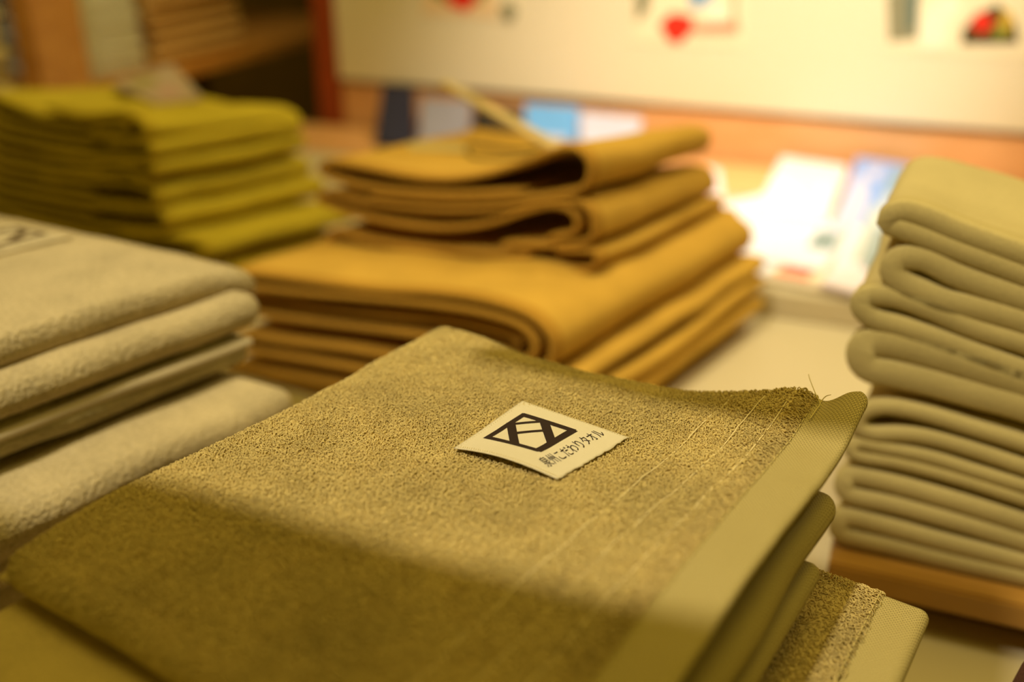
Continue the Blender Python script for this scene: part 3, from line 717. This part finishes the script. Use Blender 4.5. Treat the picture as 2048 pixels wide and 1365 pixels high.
G = 'orange brown towels in the middle stack'
U = Plane(onz(1210, 592, -0.235), -28)          # front plane of the upper four
e2 = 55
sheet_towel(U, [(1040, 386), (880, 388), (745, 378), (672, 360), (640, 340), (655, 326), (720, 336), (800, 352), (880, 360), (960, 352), (1040, 328), (1095, 306), (1140, 297), (1172, 315), (1178, 348), (1160, 378), (1100, 392), (1040, 399), (900, 402), (740, 392)],
            0.0034, e2, 0.170, ('orange', 'orange_hem'), 'orange brown towel topmost in the middle stack, front loop gaping', G, 61, hang=0.006, squash=0.25)
sheet_towel(U, [(1092, 478), (1142, 468), (1153, 445), (1138, 421), (1100, 413), (1050, 424), (975, 448), (890, 458), (800, 450), (715, 432), (655, 412), (636, 398), (655, 388), (730, 406), (850, 421), (975, 421), (1080, 408), (1140, 403), (1176, 420), (1186, 452), (1178, 480), (1120, 493), (1000, 490)],
            0.0034, e2, 0.176, ('orange', 'orange_hem'), 'orange brown towel second in the middle stack with an S-shaped fold', G, 62, hang=0.009, squash=0.2)
sheet_towel(U, [(1060, 512), (960, 509), (850, 500), (740, 484), (672, 466), (655, 474), (664, 492), (720, 508), (820, 524), (960, 538), (1090, 543), (1170, 541), (1194, 524), (1184, 506), (1110, 502)],
            0.0034, e2, 0.185, ('orange', 'orange_hem'), 'orange brown towel third in the middle stack', G, 63, hang=0.006, squash=0.15)
sheet_towel(U, [(1120, 582), (1040, 574), (920, 562), (800, 545), (700, 525), (650, 511), (634, 522), (660, 536), (740, 552), (860, 572), (1000, 588), (1120, 597), (1190, 597), (1208, 579), (1190, 562), (1120, 556), (1000, 552)],
            0.0034, e2, 0.200, ('orange', 'orange_hem'), 'orange brown towel fourth, lowest of the narrower ones in the middle stack', G, 64, hang=0.004, squash=0.1)
LW = Plane(onz(1100, 700, -0.241), -28); e2b = 53
sheet_towel(LW, [(1050, 725), (1068, 695), (1040, 655), (960, 628), (860, 612), (740, 600), (600, 588), (470, 572), (452, 556), (480, 548), (620, 566), (750, 582), (860, 588), (960, 602), (1050, 630), (1095, 668), (1103, 705), (1085, 735), (1010, 742)],
            0.0040, e2b, 0.262, ('orange', 'orange_hem'), 'broad orange brown towel on which the narrower orange stack rests', G, 65, amp=0.002, hang=0.004, squash=0.15)
sheet_towel(LW, [(1030, 700), (1000, 676), (900, 652), (780, 640), (640, 626), (480, 606), (455, 618), (490, 634), (640, 656), (800, 676), (920, 694), (1010, 724), (1060, 758), (1118, 770), (1132, 790), (1090, 800), (950, 780)],
            0.0040, e2b, 0.256, ('orange', 'orange_hem'), 'broad orange brown towel, second of the lower orange ones', G, 66, amp=0.002, b0=0.006)
sheet_towel(LW, [(1000, 786), (860, 740), (700, 708), (560, 690), (470, 676), (455, 690), (480, 706), (620, 730), (800, 764), (960, 800), (1080, 826), (1140, 820), (1144, 842), (1100, 852), (900, 822)],
            0.0040, e2b, 0.252, ('orange', 'orange_hem'), 'broad orange brown towel, third of the lower orange ones', G, 67, amp=0.002, b0=0.004)
sheet_towel(LW, [(960, 850), (800, 806), (640, 772), (500, 748), (452, 750), (460, 770), (560, 796), (760, 836), (960, 868), (1090, 878), (1140, 866), (1150, 884), (1090, 902), (900, 886), (600, 830), (480, 806)],
            0.0040, e2b, 0.250, ('orange', 'orange_hem'), 'broad orange brown towel lying on the table, lowest of its stack', G, 68, amp=0.001, b0=0.002)

# tag and holder lying on the orange stack
tz = -0.178
pq = [onz(1125, 302, -0.177), onz(1020, 243, -0.161), onz(950, 202, -0.153), onz(888, 168, -0.146)]
V = []
for i, p in enumerate(pq):
    wv = np.array([0.0042, 0.0035, 0.0004])*(1.0-0.08*i); up = np.array([-0.0005, 0, 0.0018])
    V += [p-wv-up, p+wv-up, p+wv+up, p-wv+up]
Fc = [(0, 3, 2, 1), (12, 13, 14, 15)]+[(4*i+k, 4*i+(k+1) % 4, 4*i+4+(k+1) % 4, 4*i+4+k) for i in range(3) for k in range(4)]
tg_ = link('price_stick', mesh_from(V, Fc), plain('pale_wood', (0.62, 0.47, 0.22), 0.6), smooth=False)
tag(tg_, 'slim pale wooden stick leaning up from the orange stack', 'stick')
def card(name, q, th, mat, label, cat, group=None, extra=None):
    V = [np.array(p) for p in q]; n = len(V); nv = np.cross(V[1]-V[0], V[2]-V[0]); nv /= np.linalg.norm(nv); nv *= np.sign(nv[2]) if abs(nv[2]) > 1e-6 else 1
    W_ = V+[p+nv*th for p in V]; Fc = [tuple(range(n)), tuple(range(n, 2*n))[::-1]]+[(i, i+n, (i+1) % n+n, (i+1) % n) for i in range(n)]
    me = mesh_from(W_, Fc); bm = bmesh.new(); bm.from_mesh(me); bmesh.ops.recalc_face_normals(bm, faces=bm.faces)
    bmesh.ops.bevel(bm, geom=bm.edges[:], offset=min(th*0.3, 0.001), segments=2, affect='EDGES'); bm.to_mesh(me); bm.free()
    o = link(name, me, mat, None, False)
    if cat: tag(o, label, cat, group)
    kids = []
    for (nm, qq, m) in (extra or []):
        W2 = [V[0]+(V[1]-V[0])*a+(V[3]-V[0])*b+((V[2]-V[1])-(V[3]-V[0]))*a*b+nv*(th+0.0001) for a, b in qq]
        W3 = [p+nv*0.0003 for p in W2]; k = len(W2)
        me = mesh_from(W2+W3, [tuple(range(k)), tuple(range(k, 2*k))[::-1]]+[(i, i+k, (i+1) % k+k, (i+1) % k) for i in range(k)])
        kk = link(nm, me, m, o, False); kids.append(kk)
    return o
card('price_card', [onz(812, 287, -0.1795), onz(925, 291, -0.1795), onz(935, 306, -0.180), onz(822, 303, -0.180)], 0.0012, plain('card_olive', (0.50, 0.38, 0.14), 0.6), 'small olive card lying flat on the orange stack', 'card')
p = smooth3([onz(1080, 296, -0.177), onz(1010, 300, -0.1775), onz(945, 290, -0.178), onz(936, 305, -0.178), (onz(960, 317, -0.178)), onz(1040, 315, -0.177), onz(1095, 303, -0.175)])
cd = link('elastic_cord', mesh_from(*tube('', p, 0.0011, None, seg=8)), plain('dark_cord', (0.16, 0.12, 0.02), 0.7)); tag(cd, 'dark green cord looped on top of the orange stack', 'cord')

# yellow stack
G = 'yellow green towels in the left rear stack'
YC = onz(258, 270, -0.188); Y = Plane(YC, -36); ye = 42
sheet_towel(Y, [(180, 262), (245, 256), (252, 244), (225, 238), (150, 244), (70, 230), (-28, 190), (-34, 200), (-24, 214), (0, 240), (100, 262), (200, 275), (268, 280), (288, 262), (270, 238), (238, 228), (160, 232), (90, 214)],
            0.0042, ye, -0.012+0.150, ('yellow', 'yellow_hem'), 'yellow green towel topmost in the left rear stack', G, 71, hang=0.006, squash=0.2)
sheet_towel(Y, [(180, 297), (100, 285), (0, 262), (-28, 232), (-34, 246), (-24, 258), (0, 283), (120, 306), (220, 314), (285, 318), (302, 302), (284, 288), (210, 288)],
            0.0042, ye, -0.012+0.148, ('yellow', 'yellow_hem'), 'yellow green towel second from top in the left rear stack', G, 72)
sheet_towel(Y, [(200, 338), (100, 332), (0, 312), (-28, 282), (-34, 304), (-24, 306), (0, 330), (80, 344), (150, 350), (220, 346), (255, 342), (275, 356), (300, 352), (306, 336), (284, 326), (200, 324), (80, 308)],
            0.0042, ye, -0.012+0.150, ('yellow', 'yellow_hem'), 'yellow green towel third from top in the left rear stack', G, 73)
sheet_towel(Y, [(180, 385), (100, 372), (0, 350), (-28, 326), (-34, 338), (-24, 350), (0, 372), (120, 395), (240, 412), (296, 414), (312, 396), (296, 378), (262, 368), (200, 362), (80, 352)],
            0.0042, ye, -0.012+0.155, ('yellow', 'yellow_hem'), 'yellow green towel fourth from top in the left rear stack', G, 74)
sheet_towel(Y, [(180, 425), (80, 404), (0, 390), (-28, 366), (-34, 378), (-24, 392), (0, 414), (140, 444), (260, 462), (318, 460), (330, 440), (310, 424), (240, 418), (180, 410)],
            0.0042, ye, -0.012+0.160, ('yellow', 'yellow_hem'), 'yellow green towel fifth from top in the left rear stack', G, 75)
sheet_towel(Y, [(200, 478), (80, 450), (-28, 410), (-34, 424), (-10, 440), (60, 470), (220, 506), (340, 520), (400, 510), (400, 492), (330, 476), (240, 470)],
            0.0048, ye, -0.012+0.155, ('yellow', 'yellow_hem'), 'shaded yellow brown towel sixth in the left rear stack', G, 76)
sheet_towel(Y, [(200, 540), (80, 510), (-28, 462), (-34, 480), (-10, 500), (60, 536), (220, 572), (340, 586), (400, 572), (402, 548), (350, 530), (240, 522)],
            0.0048, ye, -0.012+0.145, ('yellow', 'yellow_hem'), 'shaded yellow brown towel lying on the table in the left rear stack', G, 77)
card('wrapped_package', [onz(222, 172, -0.183), onz(310, 214, -0.186), onz(405, 200, -0.186), onz(345, 134, -0.180)], 0.004, plain('pink_paper', (0.50, 0.38, 0.27), 0.5),
     'pinkish grey wrapped package lying on the yellow stack', 'package', None,
     [('printed_patch', [(0.15, 0.15), (0.5, 0.1), (0.45, 0.5), (0.2, 0.6)], plain('patch_olive', (0.36, 0.30, 0.10), 0.5)), ('pink_patch', [(0.6, 0.3), (0.9, 0.3), (0.9, 0.7), (0.6, 0.7)], plain('patch_pink', (0.55, 0.34, 0.28), 0.5))])

# pale green stack on the right
G = 'pale green towels in the right stack'
RP = Plane(E3(RB), TY+0.0); re = 62
def RT(px, lab_, seed, depth=0.16, t=0.0052, amp=0.0015, hang=0.0): sheet_towel(RP, px, t*1.12, re, depth, ('green', 'green_hem'), lab_, G, seed, amp=amp*2.5, hang=hang)
RT([(2160, 596), (2048, 552), (1950, 515), (1870, 484), (1810, 462), (1782, 452), (1776, 438), (1800, 424), (1850, 436), (1920, 466), (2048, 512), (2160, 552)], 'pale green towel topmost in the right stack', 81, 0.085, 0.0075)
RT([(2160, 690), (2048, 645), (1950, 618), (1890, 606), (1838, 585), (1800, 566), (1784, 542), (1800, 520), (1850, 522), (1920, 556), (2048, 600), (2160, 640)], 'pale green towel second from top in the right stack', 82, 0.11, 0.0085)
RT([(2160, 780), (2048, 745), (1900, 690), (1800, 656), (1745, 640), (1722, 616), (1732, 596), (1790, 598), (1860, 622), (1950, 660), (2048, 690), (2160, 728)], 'pale green towel third from top in the right stack', 83, 0.15, 0.0075)
RT([(2160, 860), (2048, 818), (1950, 792), (1860, 768), (1790, 752), (1738, 740), (1722, 712), (1736, 690), (1790, 692), (1900, 722), (2048, 768), (2160, 800)], 'pale green towel fourth from top in the right stack, broad pale fold', 84, 0.155, 0.0105)
RT([(2160, 975), (2048, 938), (1950, 905), (1860, 880), (1800, 872), (1744, 872), (1716, 856), (1724, 830), (1770, 818), (1850, 832), (1950, 862), (2048, 892), (2160, 930)], 'pale green towel fifth from top in the right stack with hollow rounded fold', 85, 0.16, 0.006)
RT([(2160, 1040), (2048, 1003), (1920, 962), (1800, 930), (1725, 918), (1702, 906), (1712, 890), (1770, 900), (1860, 918), (1950, 946), (2048, 976), (2160, 1010)], 'pale green towel sixth from top in the right stack', 86, 0.16, 0.0055)
RT([(2160, 1124), (2048, 1088), (1900, 1044), (1780, 1012), (1705, 996), (1688, 978), (1700, 956), (1770, 968), (1860, 992), (1960, 1022), (2048, 1050), (2160, 1084)], 'pale green towel seventh from top in the right stack', 87, 0.165, 0.0075)
RT([(2160, 1200), (2048, 1164), (1900, 1128), (1780, 1098), (1694, 1078), (1676, 1060), (1690, 1038), (1770, 1056), (1880, 1086), (2048, 1128), (2160, 1158)], 'pale green towel lowest in the right stack on the wooden riser', 88, 0.168, 0.0075, 0.0006)

# dark brown towel at the lower right corner
q0 = onz(2040, 1250, -0.235)[:2]
bq = [E3(q0, -0.235), E3(q0+te*0.12, -0.235), E3(q0+te*0.12-tn*0.16, -0.235), E3(q0-tn*0.16-te*0.005, -0.235)]
b_ = slab('folded_towel', bq, 0.0795, M['brown'], R=0.008, seed=91); tag(b_, 'dark brown terry towel at the lower right corner of the picture', 'towel')

# ------------------------------------------------------------------ leaflets and packets on the platform
lc = {k: plain('leaf_'+k, v, 0.35, 0.4) for k, v in dict(white=(0.76, 0.78, 0.90), pinkwhite=(0.80, 0.70, 0.78), blue=(0.20, 0.34, 0.75), sky=(0.13, 0.36, 0.80), lav=(0.52, 0.52, 0.72),
      teal=(0.20, 0.28, 0.30), grey=(0.50, 0.54, 0.52), red=(0.80, 0.16, 0.10), cream=(0.75, 0.62, 0.45), navy=(0.03, 0.03, 0.07), black=(0.012, 0.012, 0.015), purple=(0.28, 0.27, 0.36)).items()}
zl = ZP+0.0005
GL = 'leaflets and packets on the rear platform'
def lean(px, z0, z1): return [onz(*px[0], z0), onz(*px[1], z0), onz(*px[2], z1), onz(*px[3], z1)]
WPL = Plane(WP-tn*0.016, TY)
def stand(px, z0=0.0008):      # lower pair rests on the platform, upper pair leans on the rail
    up = [WPL.at(*WPL.uz(*q)) for q in px[2:]]
    return [onz(*px[0], zl+z0), onz(*px[1], zl+z0)]+up
def packet(name, cat, label, px, mat, zs=(0, 0, 0, 0), th=0.003, extra=None):
    return card(name, stand(px) if zs == 'stand' else [onz(*p_, zl+dz) for p_, dz in zip(px, zs)], th, lc[mat], label, cat, GL, extra)
packet('leaflet', 'leaflet', 'bright white sheet spread widest on the rear platform', [(1392, 425), (1520, 560), (1690, 470), (1560, 385)], 'white', th=0.003)
packet('packet', 'packet', 'pinkish white packet standing highest between orange and green stacks', [(1505, 440), (1650, 455), (1695, 342), (1562, 322)], 'pinkwhite', 'stand', 0.006, [('white_panel', [(0.05, 0.0), (0.9, 0.0), (0.8, 0.6), (0.1, 0.6)], lc['white'])])
packet('packet', 'packet', 'blue and white packet beside the top of the green stack', [(1660, 478), (1790, 480), (1850, 345), (1712, 324)], 'blue', 'stand', 0.006,
       [('pale_stripe', [(0.0, 0.0), (0.35, 0.0), (0.42, 0.95), (0.12, 0.7)], lc['lav']), ('grey_panel', [(0.45, 0.05), (0.98, 0.05), (0.9, 0.5), (0.5, 0.5)], lc['grey']), ('teal_panel', [(0.55, 0.55), (0.95, 0.5), (0.95, 0.95), (0.6, 0.9)], plain('leaf_steel', (0.22, 0.33, 0.42), 0.4))])
packet('leaflet', 'leaflet', 'white leaflet with a small dark teal picture before the blue packet', [(1520, 520), (1640, 545), (1700, 470), (1600, 455)], 'white', (0.004, 0.004, 0.006, 0.006), 0.002, [('teal_picture', [(0.5, 0.45), (0.95, 0.45), (0.85, 0.95), (0.4, 0.95)], lc['teal'])])
packet('leaflet', 'leaflet', 'grey striped leaflet under the blue packet', [(1655, 545), (1760, 560), (1790, 470), (1690, 455)], 'grey', (0.007, 0.007, 0.009, 0.009), 0.002, [('white_stripe', [(0.1, 0.0), (0.3, 0.0), (0.35, 1), (0.15, 1)], lc['white']), ('teal_stripe', [(0.6, 0.1), (0.8, 0.1), (0.8, 1), (0.62, 1)], lc['teal'])])
packet('leaflet', 'leaflet', 'cream leaflet with a red patch nearest the table front', [(1525, 560), (1690, 592), (1745, 530), (1590, 500)], 'cream', (0.002, 0.002, 0.003, 0.003), 0.002, [('red_patch', [(0.08, 0.15), (0.5, 0.15), (0.45, 0.6), (0.1, 0.65)], lc['red'])])
packet('packet', 'packet', 'pale lavender packet tucked against the green stack', [(1640, 575), (1735, 600), (1800, 515), (1700, 490)], 'pinkwhite', (0.0055, 0.0055, 0.0055, 0.0055), 0.004, [('lavender_edge', [(0.75, 0.0), (0.98, 0.0), (0.98, 0.4), (0.8, 0.4)], lc['lav'])])
packet('packet', 'packet', 'pinkish packet peeping out right of the orange stack', [(1372, 405), (1450, 425), (1440, 345), (1385, 335)], 'pinkwhite', (0.001, 0.001, 0.012, 0.012), 0.004, [('dark_rim', [(0.5, 0.3), (0.75, 0.3), (0.75, 0.8), (0.6, 0.8)], lc['purple'])])
packet('pouch', 'pouch', 'bright blue pouch behind the orange stack', [(1050, 318), (1150, 324), (1160, 222), (1052, 214)], 'sky', 'stand', 0.008, [('white_panel', [(0.2, 0.1), (0.8, 0.1), (0.8, 0.4), (0.2, 0.4)], lc['lav'])])
packet('pouch', 'pouch', 'pale lavender pouch right of the bright blue pouch', [(1158, 322), (1270, 330), (1285, 240), (1164, 228)], 'lav', 'stand', 0.006)
packet('pouch', 'pouch', 'black pouch behind the stick on the orange stack', [(946, 312), (1044, 318), (1046, 226), (950, 214)], 'black', 'stand', 0.006)
packet('pouch', 'pouch', 'dull lavender pouch behind the left part of the orange stack', [(838, 304), (938, 310), (944, 212), (846, 206)], 'purple', 'stand', 0.008)
packet('pouch', 'pouch', 'navy pouch standing leftmost behind the orange stack', [(752, 296), (832, 302), (830, 182), (768, 178)], 'navy', 'stand', 0.008)

# ------------------------------------------------------------------ shelf unit on the left
ZS = -0.212
S0 = onz(340, 138, ZS)[:2]; sd = ang(TY+90); sn = np.array([-sd[1], sd[0]])     # along the front edge to the wall; inward
Lw = 0.0
wallp = WP-tn*0.0
Lw = 0.50
sh = []
sh.append(box_pts(E3(S0-sd*0.75, ZS-0.016), E3(sd*(0.75+Lw)), E3(sn*0.34), (0, 0, 0.016), M['wood'], 'shelf'))
sh.append(box_pts(E3(S0-sd*0.75+sn*0.34, -1.05), E3(sd*(0.75+Lw)), E3(sn*0.012), (0, 0, 1.6), M['wood_dark'], 'back_panel'))
sh.append(box_pts(E3(S0-sd*0.75, -0.60), E3(sd*(0.75+Lw)), E3(sn*0.34), (0, 0, 0.016), M['wood_dark'], 'shelf'))
sh.append(box_pts(E3(S0-sd*0.75, 0.18), E3(sd*(0.75+Lw)), E3(sn*0.34), (0, 0, 0.016), M['wood_dark'], 'shelf'))
# upright: between pixel columns 60 and 168
def s_at(px):
    r_ = ray(px, 80)[:2]; A = np.c_[sd, -r_]; s = np.linalg.solve(A, -S0); return s[0]
sa, sb = s_at(62), s_at(166)
sh.append(box_pts(E3(S0+sd*(sa)-sn*0.004, -1.05), E3(sd*(sb-sa)), E3(sn*0.025), (0, 0, 1.6), M['wood'], 'upright'))
sh.append(box_pts(E3(S0-sd*0.75, -1.05), E3(sd*0.02), E3(sn*0.34), (0, 0, 1.6), M['wood_dark'], 'upright'))
r = empty('shelf_unit', E3(S0, -1.05), 'orange brown wooden shelf unit at upper left holding folded towels', 'shelf unit'); adopt(r, sh)
def shelf_stack(s0, s1, n, T, mat, lab_, group, inn=0.02, seed=100, dep=0.22, jit=0.006):
    z = ZS+0.0005
    rr_ = random.Random(seed)
    for i in range(n):
        j = rr_.uniform(-jit, jit); a = S0+sd*(s0+j)+sn*(inn+rr_.uniform(0, jit)); zz = z+T
        q = [E3(a, zz), E3(a+sd*(s1-s0), zz), E3(a+sd*(s1-s0)+sn*dep, zz), E3(a+sn*dep, zz)]
        o = slab('folded_towel', q, T, M[mat], n=(8, 8), seed=seed+i, amp=0.0006)
        od = ['lowest', 'second from the bottom', 'third from the bottom', 'fourth from the bottom', 'fifth from the bottom', 'sixth from the bottom', 'seventh from the bottom', 'eighth from the bottom'][i]
        tag(o, lab_ % od, 'towel', group); z += T+0.0008
shelf_stack(s_at(180), s_at(318), 7, 0.017, 'white_t', 'whitish towel on the left shelf right of the upright, %s', 'whitish towels on the shelf', seed=110)
shelf_stack(s_at(345), s_at(520), 5, 0.016, 'peach_t', 'peach brown towel on the left shelf near its far end, %s', 'peach brown towels on the shelf', seed=120)
shelf_stack(s_at(-120), s_at(50), 7, 0.018, 'green', 'pale green towel on the shelf left of the upright, %s', 'pale green towels on the shelf', seed=130)
